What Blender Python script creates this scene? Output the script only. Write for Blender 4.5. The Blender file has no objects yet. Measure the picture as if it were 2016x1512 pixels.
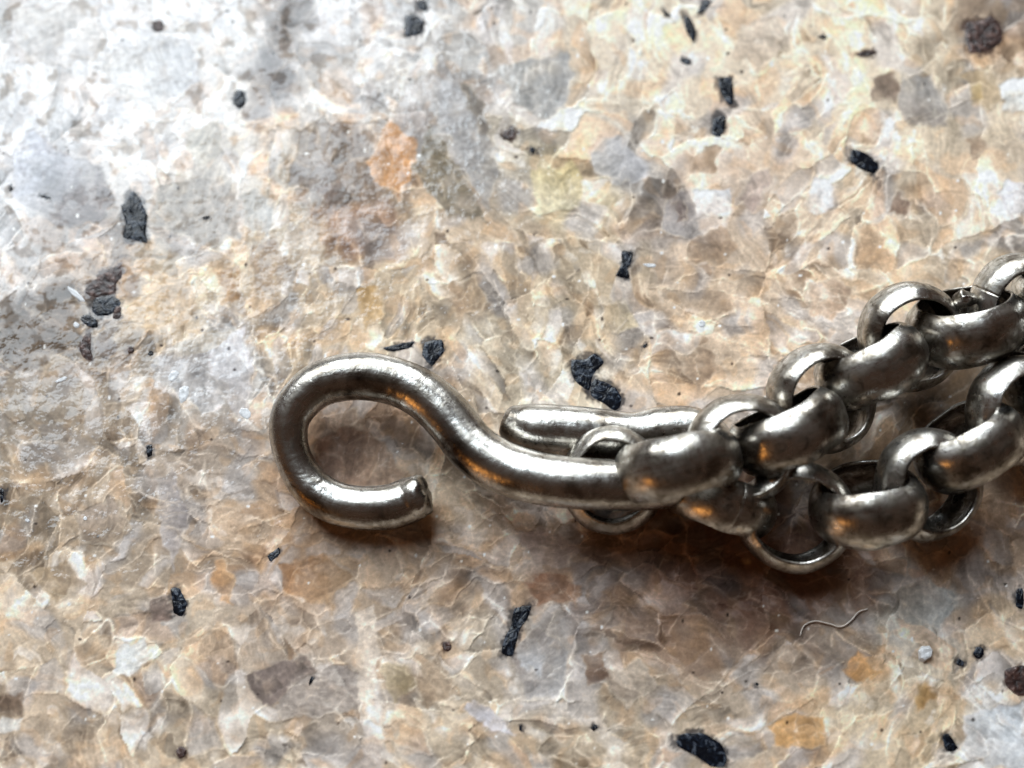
import bpy, math, random
import numpy as np
from mathutils import Vector, Matrix

# ------------------------------------------------------------------ scale, camera, light
K = 2.0e-5            # metres per working unit (the frame is about 2016 units = 4 cm wide)
W, H = 2016.0, 1512.0
HFOV = math.radians(36.0)
TILT = math.radians(18.0)
FPX = W / 2 / math.tan(HFOV / 2)
scene = bpy.context.scene
col = scene.collection
CAM = np.array([0.0, -FPX * math.sin(TILT), FPX * math.cos(TILT)])

cam_data = bpy.data.cameras.new('camera')
cam_data.sensor_fit = 'HORIZONTAL'
cam_data.angle = HFOV
cam_data.clip_start = 0.002
cam_data.clip_end = 20.0
cam = bpy.data.objects.new('camera', cam_data)
cam.location = Vector(CAM * K)
cam.rotation_euler = (TILT, 0, 0)
col.objects.link(cam)
scene.camera = cam
cam_data.dof.use_dof = True
cam_data.dof.focus_distance = (FPX - 75) * K
cam_data.dof.aperture_fstop = 34.0

world = bpy.data.worlds.new('World')
scene.world = world
world.use_nodes = True
wn = world.node_tree.nodes
wn['Background'].inputs[0].default_value = (1.0, 0.58, 0.38, 1)
wn['Background'].inputs[1].default_value = 0.05

def area(name, loc, target, sx, sy, power, color):
    d = bpy.data.lights.new(name, 'AREA'); d.shape = 'RECTANGLE'
    d.size = sx; d.size_y = sy; d.energy = power; d.color = color
    o = bpy.data.objects.new(name, d); col.objects.link(o)
    o.location = loc
    return o
# the window: a vertical pane up and to the left of the stone
WD = 0.50; WAZ = math.radians(38)            # distance and bearing (left of +Y) of the window wall
wdir = Vector((-math.sin(WAZ), math.cos(WAZ), 0)); wlat = Vector((math.cos(WAZ), math.sin(WAZ), 0))
for nm, lat0, lat1, z0, z1, P in (('window_lower_pane', -0.25, 1.35, 0.38, 1.28, 11.6), ('window_upper_pane', -0.25, 0.62, 1.42, 2.35, 4.8)):
    wl = area(nm, wdir * WD + wlat * WD * (lat0 + lat1) / 2 + Vector((0, 0, WD * (z0 + z1) / 2)), None,
              WD * (lat1 - lat0), WD * (z1 - z0), P, (0.90, 0.96, 1.0) if 'lower' in nm else (0.80, 0.91, 1.0))
    wl.rotation_euler = Matrix((-wlat, Vector((0, 0, 1)), wdir)).transposed().to_euler()   # local -Z points to -wdir
# a warm room lamp, low, towards the viewer's left
ld = bpy.data.lights.new('room_lamp', 'POINT'); ld.energy = 0.46; ld.color = (1.0, 0.42, 0.10); ld.shadow_soft_size = 0.05
lo = bpy.data.objects.new('room_lamp', ld); lo.location = (-0.33, -0.26, 0.10); col.objects.link(lo)

scene.view_settings.view_transform = 'Standard'
scene.view_settings.look = 'None'
scene.view_settings.exposure = 0.0
scene.view_settings.gamma = 1.0
scene.cycles.use_denoising = True
scene.cycles.max_bounces = 8

# ------------------------------------------------------------------ helpers
def at(px, py, z=0.0):
    """photo pixel -> point (working units) on the horizontal plane at height z"""
    dx, dy = px - W / 2, H / 2 - py
    c, s = math.cos(TILT), math.sin(TILT)
    d = np.array([dx, dy * c + FPX * s, dy * s - FPX * c])
    t = (z - CAM[2]) / d[2]
    return CAM + d * t

def at_np(px, py):
    dx, dy = px - W / 2, H / 2 - py
    c, s = math.cos(TILT), math.sin(TILT)
    X, Y, Z = dx, dy * c + FPX * s, dy * s - FPX * c
    t = -CAM[2] / Z
    return CAM[0] + X * t, CAM[1] + Y * t

def to_px(X, Y):
    c, s = math.cos(TILT), math.sin(TILT)
    vx, vy, vz = X - CAM[0], Y - CAM[1], -CAM[2]
    f = vy * s - vz * c
    u = vy * c + vz * s
    return W / 2 + vx / f * FPX, H / 2 - u / f * FPX

def mesh_obj(name, verts, faces, mat, parent=None, smooth=True):
    me = bpy.data.meshes.new(name)
    me.from_pydata([tuple(v) for v in verts], [], faces)
    me.materials.append(mat)
    if smooth:
        me.shade_smooth()
    me.update()
    o = bpy.data.objects.new(name, me)
    col.objects.link(o)
    o.parent = parent
    return o

def tag(o, label=None, cat=None, group=None, kind=None):
    if label: o['label'] = label
    if cat: o['category'] = cat
    if group: o['group'] = group
    if kind: o['kind'] = kind
    return o

def lin(c):
    c = np.asarray(c, float) / 255.0
    return np.where(c <= 0.04045, c / 12.92, ((c + 0.055) / 1.055) ** 2.4)

# ------------------------------------------------------------------ numpy noise
def h01(ix, iy, seed):
    n = (ix.astype(np.int64) * 374761393 + iy.astype(np.int64) * 668265263 + seed * 2147483647 + 974634777)
    n = (n ^ (n >> 13)) * 1274126177
    n &= 0x7fffffff
    n = (n ^ (n >> 15)) * 2246822519
    n = (n ^ (n >> 16)) & 0xffffff
    return n / float(0xffffff)

def perlin(x, y, seed):
    x0, y0 = np.floor(x), np.floor(y)
    fx, fy = x - x0, y - y0
    u = fx * fx * fx * (fx * (fx * 6 - 15) + 10); v = fy * fy * fy * (fy * (fy * 6 - 15) + 10)
    def g(ax, ay):
        a = h01(x0 + ax, y0 + ay, seed) * 2 * np.pi
        return np.cos(a) * (fx - ax) + np.sin(a) * (fy - ay)
    a = g(0, 0) * (1 - u) + g(1, 0) * u
    b = g(0, 1) * (1 - u) + g(1, 1) * u
    return (a * (1 - v) + b * v) * 1.5

def voronoi(x, y, size, seed, jit=0.95):
    """edge distance (units), cell hash a/b/c, offset from cell point (units)"""
    X, Y = x / size, y / size
    ix, iy = np.floor(X), np.floor(Y)
    d1 = np.full(X.shape, 1e9); d2 = np.full(X.shape, 1e9)
    p1x = np.zeros_like(X); p1y = np.zeros_like(X); p2x = np.zeros_like(X); p2y = np.zeros_like(X)
    cx1 = np.zeros_like(X); cy1 = np.zeros_like(X)
    for ax in (-1, 0, 1):
        for ay in (-1, 0, 1):
            cx, cy = ix + ax, iy + ay
            px = cx + 0.5 + jit * (h01(cx, cy, seed) - 0.5)
            py = cy + 0.5 + jit * (h01(cx, cy, seed + 1) - 0.5)
            d = (X - px) ** 2 + (Y - py) ** 2
            m1 = d < d1
            m2 = (~m1) & (d < d2)
            d2 = np.where(m1, d1, np.where(m2, d, d2))
            p2x = np.where(m1, p1x, np.where(m2, px, p2x)); p2y = np.where(m1, p1y, np.where(m2, py, p2y))
            d1 = np.where(m1, d, d1)
            p1x = np.where(m1, px, p1x); p1y = np.where(m1, py, p1y)
            cx1 = np.where(m1, cx, cx1); cy1 = np.where(m1, cy, cy1)
    e = (d2 - d1) / (2 * np.sqrt((p2x - p1x) ** 2 + (p2y - p1y) ** 2) + 1e-6) * size
    return e, h01(cx1, cy1, seed + 2), h01(cx1, cy1, seed + 3), h01(cx1, cy1, seed + 4), X - p1x, Y - p1y

def sstep(a, b, x):
    t = np.clip((x - a) / (b - a), 0, 1)
    return t * t * (3 - 2 * t)

# ------------------------------------------------------------------ the stone: mineral tones (sRGB) at places on the slab, some with shade mixed in
TONES = [  # x, y, radius, colour
    (60, 60, 150, (186, 180, 172)), (260, 90, 170, (196, 190, 184)), (430, 60, 110, (190, 186, 180)), (555, 60, 74, (138, 122, 110)),
    (545, 150, 60, (142, 124, 112)), (760, 50, 130, (186, 186, 188)), (950, 40, 110, (186, 184, 182)), (640, 150, 80, (182, 174, 166)),
    (90, 330, 140, (172, 170, 172)), (300, 260, 150, (192, 188, 184)), (450, 340, 90, (186, 178, 166)), (60, 470, 110, (168, 162, 158)),
    (390, 420, 90, (164, 154, 142)), (560, 420, 100, (182, 168, 148)), (660, 350, 70, (142, 122, 106)), (690, 450, 60, (176, 134, 104)),
    (860, 190, 110, (160, 157, 154)), (1000, 330, 100, (174, 164, 148)), (1090, 370, 80, (196, 178, 138)), (960, 480, 120, (182, 158, 130)),
    (1180, 200, 120, (194, 180, 160)), (1400, 90, 180, (206, 190, 168)), (1640, 120, 180, (204, 186, 160)), (1880, 180, 140, (190, 172, 146)),
    (1950, 60, 80, (156, 130, 106)), (1240, 310, 70, (164, 160, 158)), (1480, 300, 150, (196, 170, 146)), (1700, 330, 150, (194, 176, 152)),
    (1930, 400, 150, (192, 172, 148)), (1330, 440, 80, (158, 146, 140)), (1560, 470, 150, (194, 168, 142)), (1150, 560, 130, (186, 164, 134)),
    (1380, 640, 140, (190, 162, 134)), (1080, 700, 110, (182, 166, 142)), (720, 600, 120, (188, 166, 136)), (560, 580, 110, (186, 164, 136)),
    (400, 560, 120, (192, 172, 144)), (330, 620, 80, (198, 172, 138)), (180, 520, 80, (168, 146, 126)), (60, 640, 80, (124, 104, 84)),
    (90, 760, 120, (160, 144, 126)), (200, 690, 80, (150, 136, 122)), (400, 740, 100, (172, 168, 164)), (200, 900, 150, (162, 142, 120)),
    (400, 900, 110, (162, 144, 128)), (60, 1000, 130, (166, 144, 118)), (250, 1080, 130, (172, 152, 130)), (450, 1060, 90, (178, 150, 122)),
    (560, 1120, 110, (176, 136, 98)), (130, 1250, 160, (190, 168, 142)), (330, 1300, 140, (188, 170, 148)), (100, 1430, 140, (186, 162, 136)),
    (560, 1280, 140, (170, 150, 132)), (760, 1200, 150, (180, 156, 132)), (700, 1380, 130, (176, 160, 146)), (900, 1120, 130, (178, 148, 120)),
    (940, 1300, 130, (178, 162, 142)), (900, 1450, 140, (184, 164, 138)), (480, 1440, 130, (184, 164, 138)), (1080, 1300, 110, (170, 162, 156)),
    (1180, 1130, 120, (170, 134, 108)), (1250, 1420, 150, (184, 164, 138)), (1300, 1240, 140, (164, 130, 106)), (1480, 1150, 170, (146, 98, 74)), (1350, 1110, 110, (152, 106, 82)), (1620, 1140, 110, (150, 108, 84)),  # last three: brown stone, darkened further to deepen the chain's shadow
    (1480, 1360, 150, (182, 162, 140)), (1640, 1250, 100, (158, 142, 128)), (1690, 1310, 60, (196, 152, 96)), (1580, 1440, 80, (198, 152, 100)),
    (1700, 1430, 110, (196, 176, 146)), (1780, 1320, 100, (186, 170, 146)), (1830, 1200, 110, (170, 168, 162)), (1960, 1250, 110, (192, 166, 134)),
    (1960, 1440, 90, (186, 186, 186)), (1850, 1440, 80, (190, 166, 130)), (1900, 1080, 120, (176, 148, 122)), (720, 880, 130, (172, 142, 120)),
    (900, 930, 120, (186, 164, 138)), (1700, 860, 160, (168, 140, 112)), (1060, 1020, 110, (186, 160, 136)), (1740, 520, 120, (196, 172, 144)),
]
# crystals one can tell apart: outline in photo pixels, colour, tint of the far end, strength of its pale rim
CRYSTALS = [
    ([(22, 300), (70, 248), (105, 290), (150, 310), (215, 345), (222, 400), (190, 440), (120, 452), (85, 425), (30, 395)], (176, 178, 186), (140, 130, 126), .3),
    ([(20, 20), (150, 10), (205, 60), (190, 110), (110, 130), (45, 120)], (196, 192, 188), (186, 182, 180), .3),
    ([(190, 120), (300, 70), (385, 80), (390, 160), (330, 210), (230, 190)], (194, 192, 190), (188, 188, 190), .3),
    ([(310, 365), (440, 345), (468, 400), (470, 470), (390, 480), (300, 440)], (158, 148, 136), (170, 160, 150), .5),
    ([(725, 315), (770, 235), (812, 270), (818, 320), (790, 395), (735, 360)], (206, 146, 84), (196, 150, 106), .7),
    ([(815, 330), (845, 245), (880, 290), (930, 380), (960, 440), (880, 420), (838, 375)], (132, 118, 92), (146, 132, 112), .5),
    ([(850, 150), (905, 160), (950, 235), (985, 320), (960, 420), (905, 320), (860, 240)], (166, 164, 164), (158, 152, 146), .6),
    ([(975, 130), (1115, 100), (1130, 150), (1115, 215), (1060, 235), (1010, 200)], (166, 164, 162), (172, 170, 166), .4),
    ([(905, 165), (935, 165), (965, 250), (945, 265)], (128, 120, 110), (140, 130, 120), .5),
    ([(1160, 290), (1215, 265), (1270, 315), (1280, 350), (1210, 365), (1165, 335)], (172, 170, 172), (180, 176, 172), .6),
    ([(1040, 340), (1120, 315), (1150, 350), (1140, 410), (1060, 420)], (202, 182, 132), (204, 192, 160), .3),
    ([(292, 720), (330, 690), (400, 670), (430, 720), (440, 800), (400, 820), (350, 780), (310, 760)], (186, 182, 180), (166, 160, 158), .8),
    ([(402, 680), (478, 640), (496, 720), (494, 800), (470, 830), (440, 790)], (194, 192, 194), (178, 170, 166), .8),
    ([(318, 690), (400, 660), (476, 642), (420, 690), (350, 700)], (178, 166, 150), (186, 176, 164), .6),
    ([(0, 590), (50, 600), (100, 640), (135, 690), (70, 730), (0, 715)], (104, 82, 60), (126, 104, 80), .5),
    ([(190, 650), (230, 640), (232, 690), (200, 720), (182, 690)], (132, 118, 108), (152, 140, 130), .6),
    ([(278, 560), (360, 520), (392, 600), (360, 640), (290, 650)], (202, 174, 138), (196, 170, 140), .5),
    ([(430, 540), (475, 520), (470, 590), (440, 600)], (172, 130, 82), (190, 152, 112), .4),
    ([(610, 880), (640, 850), (700, 830), (735, 850), (800, 930), (770, 960), (690, 965), (625, 935)], (164, 128, 106), (176, 146, 122), .7),
    ([(640, 820), (700, 805), (712, 825), (660, 850)], (186, 160, 138), (176, 150, 130), .7),
    ([(305, 940), (345, 920), (372, 1030), (340, 1120), (318, 1060)], (168, 158, 156), (178, 168, 160), .7),
    ([(490, 480), (540, 465), (570, 520), (545, 600), (500, 560)], (160, 136, 112), (180, 156, 130), .6),
    ([(1000, 1290), (1060, 1230), (1120, 1280), (1105, 1370), (1040, 1380)], (172, 168, 166), (162, 150, 142), .6),
    ([(545, 1110), (640, 1090), (700, 1140), (640, 1190), (560, 1170)], (176, 130, 88), (178, 146, 112), .4),
    ([(540, 1370), (600, 1320), (690, 1310), (735, 1340), (700, 1400), (560, 1420)], (162, 150, 142), (176, 162, 150), .6),
    ([(1010, 1050), (1080, 1030), (1140, 1080), (1120, 1120), (1050, 1110)], (170, 148, 136), (182, 160, 146), .7),
    ([(1650, 1320), (1690, 1285), (1735, 1320), (1725, 1345), (1680, 1340)], (210, 154, 90), (200, 156, 104), .4),
    ([(1510, 1430), (1560, 1405), (1630, 1412), (1625, 1470), (1540, 1475)], (202, 154, 96), (196, 154, 104), .4),
    ([(1760, 1160), (1830, 1140), (1890, 1180), (1860, 1230), (1780, 1230)], (170, 172, 170), (176, 170, 160), .4),
    ([(1895, 1410), (2016, 1380), (2016, 1512), (1940, 1512), (1900, 1470)], (186, 190, 194), (190, 186, 182), .5),
    ([(1800, 1350), (1830, 1340), (1848, 1375), (1810, 1395)], (186, 142, 82), (190, 156, 106), .5),
    ([(1310, 400), (1345, 370), (1375, 420), (1360, 470), (1300, 460)], (152, 142, 138), (168, 160, 156), .6),
    ([(1350, 480), (1420, 440), (1460, 480), (1420, 520), (1370, 520)], (172, 144, 116), (184, 156, 132), .6),
    ([(1455, 50), (1530, 30), (1560, 90), (1500, 130), (1440, 110)], (202, 186, 168), (192, 172, 150), .6),
    ([(1890, 150), (1950, 130), (1990, 190), (1940, 220)], (178, 154, 120), (190, 168, 138), .5),
    ([(620, 370), (690, 340), (705, 385), (650, 410)], (136, 116, 104), (150, 130, 112), .4),
    ([(470, 380), (510, 370), (545, 420), (530, 470), (480, 450)], (182, 178, 172), (172, 164, 152), .6),
    ([(560, 470), (600, 430), (640, 480), (620, 540), (570, 530)], (178, 160, 140), (188, 170, 148), .6),
    ([(150, 1010), (220, 980), (262, 1040), (222, 1080), (160, 1070)], (168, 150, 134), (158, 138, 116), .6),
    ([(700, 570), (745, 560), (760, 620), (720, 650)], (190, 152, 96), (196, 164, 120), .5),
    ([(360, 260), (430, 240), (440, 300), (390, 330)], (182, 176, 164), (172, 162, 148), .4),
    ([(1180, 1330), (1260, 1300), (1300, 1350), (1230, 1400)], (176, 158, 140), (188, 172, 154), .6),
    ([(800, 1330), (860, 1290), (900, 1350), (840, 1400)], (168, 144, 118), (182, 160, 136), .6),
    ([(60, 1130), (130, 1100), (170, 1150), (110, 1190)], (178, 154, 124), (166, 142, 116), .6),
    ([(222, 1325), (240, 1270), (285, 1250), (298, 1290), (262, 1331)], (206, 208, 206), (194, 190, 184), .5),
    ([(478, 1325), (590, 1290), (628, 1312), (542, 1385), (512, 1396)], (136, 120, 112), (150, 132, 122), .6),
    ([(292, 1176), (338, 1172), (342, 1222), (296, 1228)], (148, 126, 114), (160, 142, 130), .5),
    ([(417, 1110), (450, 1100), (466, 1150), (452, 1192), (424, 1170)], (200, 150, 102), (190, 156, 118), .5),
    ([(-4, 1370), (40, 1366), (46, 1404), (-4, 1402)], (132, 106, 86), (150, 126, 104), .5),
    ([(-4, 1410), (48, 1408), (40, 1440), (-4, 1448)], (204, 204, 200), (194, 188, 180), .4),
    ([(915, 1400), (935, 1376), (962, 1390), (1016, 1446), (962, 1432)], (206, 202, 208), (190, 184, 184), .5),
    ([(1019, 1262), (1060, 1256), (1076, 1290), (1070, 1336), (1024, 1312)], (176, 176, 178), (164, 156, 150), .5),
    ([(1146, 1288), (1190, 1284), (1198, 1340), (1160, 1348)], (138, 110, 92), (158, 134, 114), .4),
    ([(1026, 1150), (1084, 1128), (1146, 1150), (1140, 1190), (1060, 1186)], (164, 118, 88), (172, 134, 106), .5),
    ([(700, 1200), (735, 1190), (746, 1290), (736, 1390), (704, 1384)], (210, 192, 174), (200, 186, 172), .4),
    ([(752, 1310), (800, 1304), (822, 1350), (772, 1384)], (162, 142, 108), (182, 164, 136), .6),
    ([(1715, 150), (1752, 140), (1778, 170), (1764, 200), (1718, 196)], (150, 128, 110), (160, 140, 122), .5),
    ([(1776, 150), (1830, 148), (1870, 200), (1862, 248), (1800, 250), (1766, 210)], (172, 166, 160), (156, 144, 134), .6),
    ([(1448, 400), (1470, 345), (1512, 328), (1520, 370), (1490, 412)], (182, 160, 148), (190, 172, 160), .6),
    ([(1584, 400), (1600, 352), (1640, 348), (1642, 410), (1610, 428)], (212, 210, 210), (200, 190, 182), .6),
    ([(1747, 420), (1764, 372), (1794, 400), (1780, 424)], (146, 118, 98), (160, 138, 122), .6),
    ([(1362, 376), (1440, 374), (1444, 410), (1376, 428)], (206, 206, 208), (196, 186, 180), .5),
    ([(1328, 396), (1346, 394), (1358, 434), (1334, 438)], (114, 96, 90), (128, 110, 104), .6),
    ([(1357, 330), (1384, 286), (1416, 292), (1412, 338), (1380, 348)], (162, 130, 98), (176, 148, 122), .6),
    ([(1896, 270), (1932, 262), (1952, 296), (1916, 314)], (168, 140, 114), (180, 156, 132), .6),
    ([(1904, 166), (1930, 162), (1942, 194), (1908, 202)], (190, 160, 104), (196, 172, 128), .5),
    ([(1967, 160), (2020, 152), (2020, 222), (1978, 218)], (206, 210, 208), (198, 196, 190), .5),
    ([(1960, 380), (1990, 354), (2020, 358), (2020, 420), (1974, 416)], (202, 202, 208), (190, 184, 182), .5),
    ([(1590, 560), (1640, 540), (1680, 580), (1640, 630), (1600, 620)], (188, 158, 132), (198, 172, 148), .7),
    ([(1330, 700), (1390, 680), (1420, 730), (1370, 770)], (176, 146, 118), (190, 164, 138), .7),
    ([(1180, 600), (1230, 590), (1260, 640), (1200, 660)], (190, 172, 142), (180, 156, 126), .7),
    ([(880, 560), (940, 540), (960, 600), (900, 630)], (186, 160, 130), (176, 146, 116), .7),
]
def poly_sd(x, y, poly):
    """signed distance to polygon, negative inside"""
    d = np.full(x.shape, 1e18); s = np.ones_like(x)
    n = len(poly)
    for i in range(n):
        ax, ay = poly[i]; bx, by = poly[i - 1]
        ex, ey = bx - ax, by - ay
        wx, wy = x - ax, y - ay
        t = np.clip((wx * ex + wy * ey) / (ex * ex + ey * ey), 0, 1)
        d = np.minimum(d, (wx - ex * t) ** 2 + (wy - ey * t) ** 2)
        c1 = y >= ay; c2 = y < by; c3 = ex * wy > ey * wx
        fl = (c1 & c2 & c3) | (~c1 & ~c2 & ~c3)
        s = np.where(fl, -s, s)
    return s * np.sqrt(d)

def paint(x, y):
    """linear albedo, height (units), polish 0..1, crystal index (-1 none) at photo coordinates x, y"""
    n90 = perlin(x / 90, y / 90, 11); m90 = perlin(x / 90, y / 90, 12)
    n30 = perlin(x / 31, y / 31, 13); m30 = perlin(x / 31, y / 31, 14)
    n11 = perlin(x / 12, y / 12, 15); m11 = perlin(x / 12, y / 12, 16)
    f5, g5 = perlin(x / 6, y / 6, 17), perlin(x / 6, y / 6, 18)
    wx = x + 16 * n90 + 4.5 * n30 + 1.5 * n11 + 0.8 * f5
    wy = y + 16 * m90 + 4.5 * m30 + 1.5 * m11 + 0.8 * g5
    # --- regional tone
    tx, ty = x + 45 * n90 + 22 * n30, y + 45 * m90 + 22 * m30
    num = np.zeros(x.shape + (3,)); den = np.zeros_like(x) + 1e-9
    far = np.exp(-((x - W / 2) / 4000) ** 2)
    base = lin((182, 160, 134))
    num += base * 2e-3; den += 2e-3
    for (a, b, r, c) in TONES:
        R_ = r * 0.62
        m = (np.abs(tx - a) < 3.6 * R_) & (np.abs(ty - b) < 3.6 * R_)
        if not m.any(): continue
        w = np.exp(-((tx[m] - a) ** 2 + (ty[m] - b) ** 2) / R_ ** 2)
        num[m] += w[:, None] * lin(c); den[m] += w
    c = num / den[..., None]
    c = c + (c.mean(-1, keepdims=True) * lin((186, 172, 154)) / lin((186, 172, 154)).mean() - c) * 0.30
    # --- aggregates: each has its own run and stretch of grains
    e0, a0, b0, c0, _, _ = voronoi(wx, wy, 260, 901)
    th0 = a0 * np.pi; st = 1.0 + 1.5 * b0
    ca, sa = np.cos(th0), np.sin(th0)
    U, Vv = wx * ca + wy * sa, (-wx * sa + wy * ca) * st
    # --- grains: a milky pale ground with darker, glassy windows in it
    c = c * 1.20
    sat = c * (0.60 + 0.40 * c / c.mean(-1, keepdims=True))
    eL, a1, b1, c1, ox, oy = voronoi(U + 50, Vv, 190, 101)
    eL = np.minimum(eL, e0)
    ang = c1 * 2 * np.pi
    gL = ox * np.cos(ang) + oy * np.sin(ang)
    A_ = voronoi(U + 300 + 700 * c0, Vv, 116, 201)
    B_ = voronoi(U + 77 - 500 * c0, Vv, 62, 251)
    sel = c0 + 0.5 * perlin(x / 120, y / 120, 32) > 0.45
    eM, a2, b2, c2, mx, my = [np.where(sel, p, q) for p, q in zip(A_, B_)]
    ang = c2 * 2 * np.pi
    gM = mx * np.cos(ang) + my * np.sin(ang)
    vx2, vy2 = U + 9 * m30 + 5 * n11 + 2 * f5, Vv * 0.8 + 9 * n30 + 5 * m11 + 2 * g5
    eS, a3, b3, c3, sx, sy = voronoi(vx2, vy2, 32, 301)
    ang = c3 * 2 * np.pi
    gS = sx * np.cos(ang) + sy * np.sin(ang)
    fineamt = sstep(-0.3, 0.25, perlin(x / 150, y / 150, 31))
    # wrinkles: folded, glassy light and dark without closed outlines
    kx, ky = x + 20 * n90 + 9 * n30 + 2.5 * n11, y + 20 * m90 + 9 * m30 + 2.5 * m11
    wr = perlin(kx / 64, ky / 64, 91) + 0.55 * perlin(kx / 30, ky / 30, 92) + 0.22 * perlin(kx / 12, ky / 12, 93)
    tl = 1 - sstep(250, 780, x * 0.75 + y)                # grey, pitted quartz of the upper left, window sheen tinted into its colour
    glass = np.clip(((b1 > 0.60) * 1.0 + 0.9 * tl) , 0, 1) * sstep(0, 7, eL)      # big clear crystals: little structure inside
    glassM = np.maximum(glass, (b2 > 0.55) * sstep(0, 6, eM))
    wr = wr * (1 - 0.55 * glass)
    fold = 1 - np.abs(perlin(kx / 60, ky / 46, 94) + 0.30 * perlin(kx / 22, ky / 22, 95)) * 2.4
    fold2 = 1 - np.abs(perlin(kx / 33 + 9, ky / 27, 96)) * 2.6
    breakup = np.clip(0.75 + 0.9 * perlin(x / 42, y / 42, 97), 0.1, 1.2)
    winL = sstep(0.50, 0.95, a1) * sstep(0, 20, eL + 5 * n30) * np.clip(0.6 + 1.1 * gL, 0, 1.3)
    winM = sstep(0.45, 0.95, a2) * sstep(0.5, 11, eM + 4 * n11) * np.clip(0.55 + 1.5 * gM, 0, 1.45) * breakup
    winS = sstep(0.55, 1.0, a3) * sstep(0.5, 5, eS + 1.5 * n11) * np.clip(0.55 + 1.5 * gS, 0, 1.4) * (0.45 + 0.55 * fineamt)
    winM = winM * (1 - 0.65 * glass); winS = winS * (1 - 0.75 * glassM)
    win = np.clip(1 - (1 - 0.42 * winL) * (1 - 0.85 * winM) * (1 - 0.75 * winS), 0, 1)
    win = np.clip(win + 0.22 * sstep(0.15, 0.75, -wr) , 0, 1)
    c = c + (sat * 0.44 - c) * win[..., None]
    milk = np.clip((b2 > 0.72) * sstep(0, 14, eM + 3 * n11) * np.clip(0.45 + 1.3 * gM, 0, 1) * 0.85 * breakup + (b3 > 0.86) * sstep(0, 5, eS) * np.clip(0.5 + gS, 0, 1) * 0.7 * fineamt
                   + 0.45 * sstep(0.35, 0.9, wr), 0, 1)
    lum = c.mean(-1, keepdims=True)
    warmk = c / lum
    c = c + (np.minimum((lum * 1.22 + 0.12) * (0.55 * np.array([0.99, 1.0, 1.01]) + 0.45 * warmk), 0.80) - c) * milk[..., None]
    # cleavage streaks along the run of the grains
    stk = perlin(U / 55, Vv / (7 * st), 81) + 0.6 * perlin(U / 30, Vv / (3.6 * st), 82)
    sthere = sstep(0.0, 0.4, perlin(x / 95, y / 95, 83))
    val = (1 + 0.12 * n30 + 0.12 * n90 + 0.26 * gL + 0.30 * gM * (1 - 0.5 * glass) + 0.14 * gS * (1 - 0.7 * glassM) + 0.18 * stk * sthere + 0.15 * wr)
    deep = sstep(0.5, 11, eM)
    c = c * np.clip(val, 0.45, 1.6)[..., None]
    def tint(c, m, rgb, amt):
        t = lin(rgb); lum = c.mean(-1, keepdims=True) / t.mean()
        return c + (t * lum - c) * (m * amt)[..., None]
    c = tint(c, sstep(0.15, 0.5, perlin(wx / 70, wy / 70, 71)), (206, 156, 104), 0.24)
    c = tint(c, sstep(0.10, 0.5, perlin(wx / 85, wy / 85, 72)), (176, 170, 168), 0.60)
    c = tint(c, sstep(0.2, 0.5, perlin(wx / 28, wy / 28, 73)), (206, 164, 116), 0.28)
    c = tint(c, (b2 < 0.10) * deep, (196, 150, 104), 0.30)
    c = tint(c, (b2 > 0.84) * deep, (176, 168, 164), 0.40)
    # pale seams between the grains, of uneven width, coming and going
    wv = np.clip(0.45 + 0.8 * perlin(x / 26, y / 26, 41), 0, 1.2)
    on1 = sstep(0.0, 0.4, perlin(x / 60, y / 60, 42)); on2 = sstep(0.0, 0.4, perlin(x / 40, y / 40, 43)); on3 = sstep(0.05, 0.4, perlin(x / 45, y / 45, 44))
    sL = np.exp(-(eL / (1.2 + 4.0 * wv)) ** 2) * on1
    sM = np.exp(-(eM / (1.1 + 3.4 * wv)) ** 2) * on2
    sS = np.exp(-(eS / (1.2 + 2.2 * wv)) ** 2) * on3 * (0.35 + 0.65 * fineamt)
    sR = np.clip(fold, 0, 1) ** 9 * sstep(-0.15, 0.3, perlin(x / 60, y / 60, 46)) * 0.9 + np.clip(fold2, 0, 1) ** 8 * sstep(0.0, 0.35, perlin(x / 50, y / 50, 47)) * 0.7
    sR = np.clip(sR, 0, 1) * (1 - 0.6 * glass); sM = sM * (1 - 0.45 * glass); sS = sS * (1 - 0.7 * glassM)
    seam = np.clip(1 - (1 - 0.65 * sL) * (1 - 0.7 * sM) * (1 - 0.5 * sS) * (1 - 0.45 * sR), 0, 1)
    pale = c * 1.08 + lin((232, 218, 198)) * 0.32
    pale = np.minimum(pale, lin((234, 226, 212)))
    c = c + (np.maximum(pale, c) - c) * (0.85 * seam)[..., None]
    h = 2.0 * sL + 2.0 * sM + 1.3 * sS + 0.8 * sR + 2.0 * gL + 2.2 * gM + 1.2 * gS * fineamt + 0.5 * wr
    pits = sstep(0.20, 0.28, perlin(x / 34 + 7, y / 34, 51) * 0.7 + perlin(x / 13, y / 13, 52) * 0.35 - 0.02)
    crack = np.exp(-(eL / 2.2) ** 2) * 0.8 + np.exp(-(eM / 1.5) ** 2) * 0.45 * on2
    polish = np.clip(1 - 0.95 * pits - crack, 0, 1) * 0.85
    c = c * (1 + 0.04 * tl)[..., None]
    c = c + (c.mean(-1, keepdims=True) * np.array([0.97, 1.0, 1.05]) - c) * (0.65 * tl)[..., None]  # bluish white of the sheen, put into the colour
    c = c + (c * np.array([0.72, 0.62, 0.50]) - c) * (pits * tl * 0.45)[..., None]
    # --- crystals
    idx = np.full(x.shape, -1, int)
    px_, py_ = x + 9 * n30 + 3.0 * n11 + 1.0 * f5, y + 9 * m30 + 3.0 * m11 + 1.0 * g5
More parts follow.
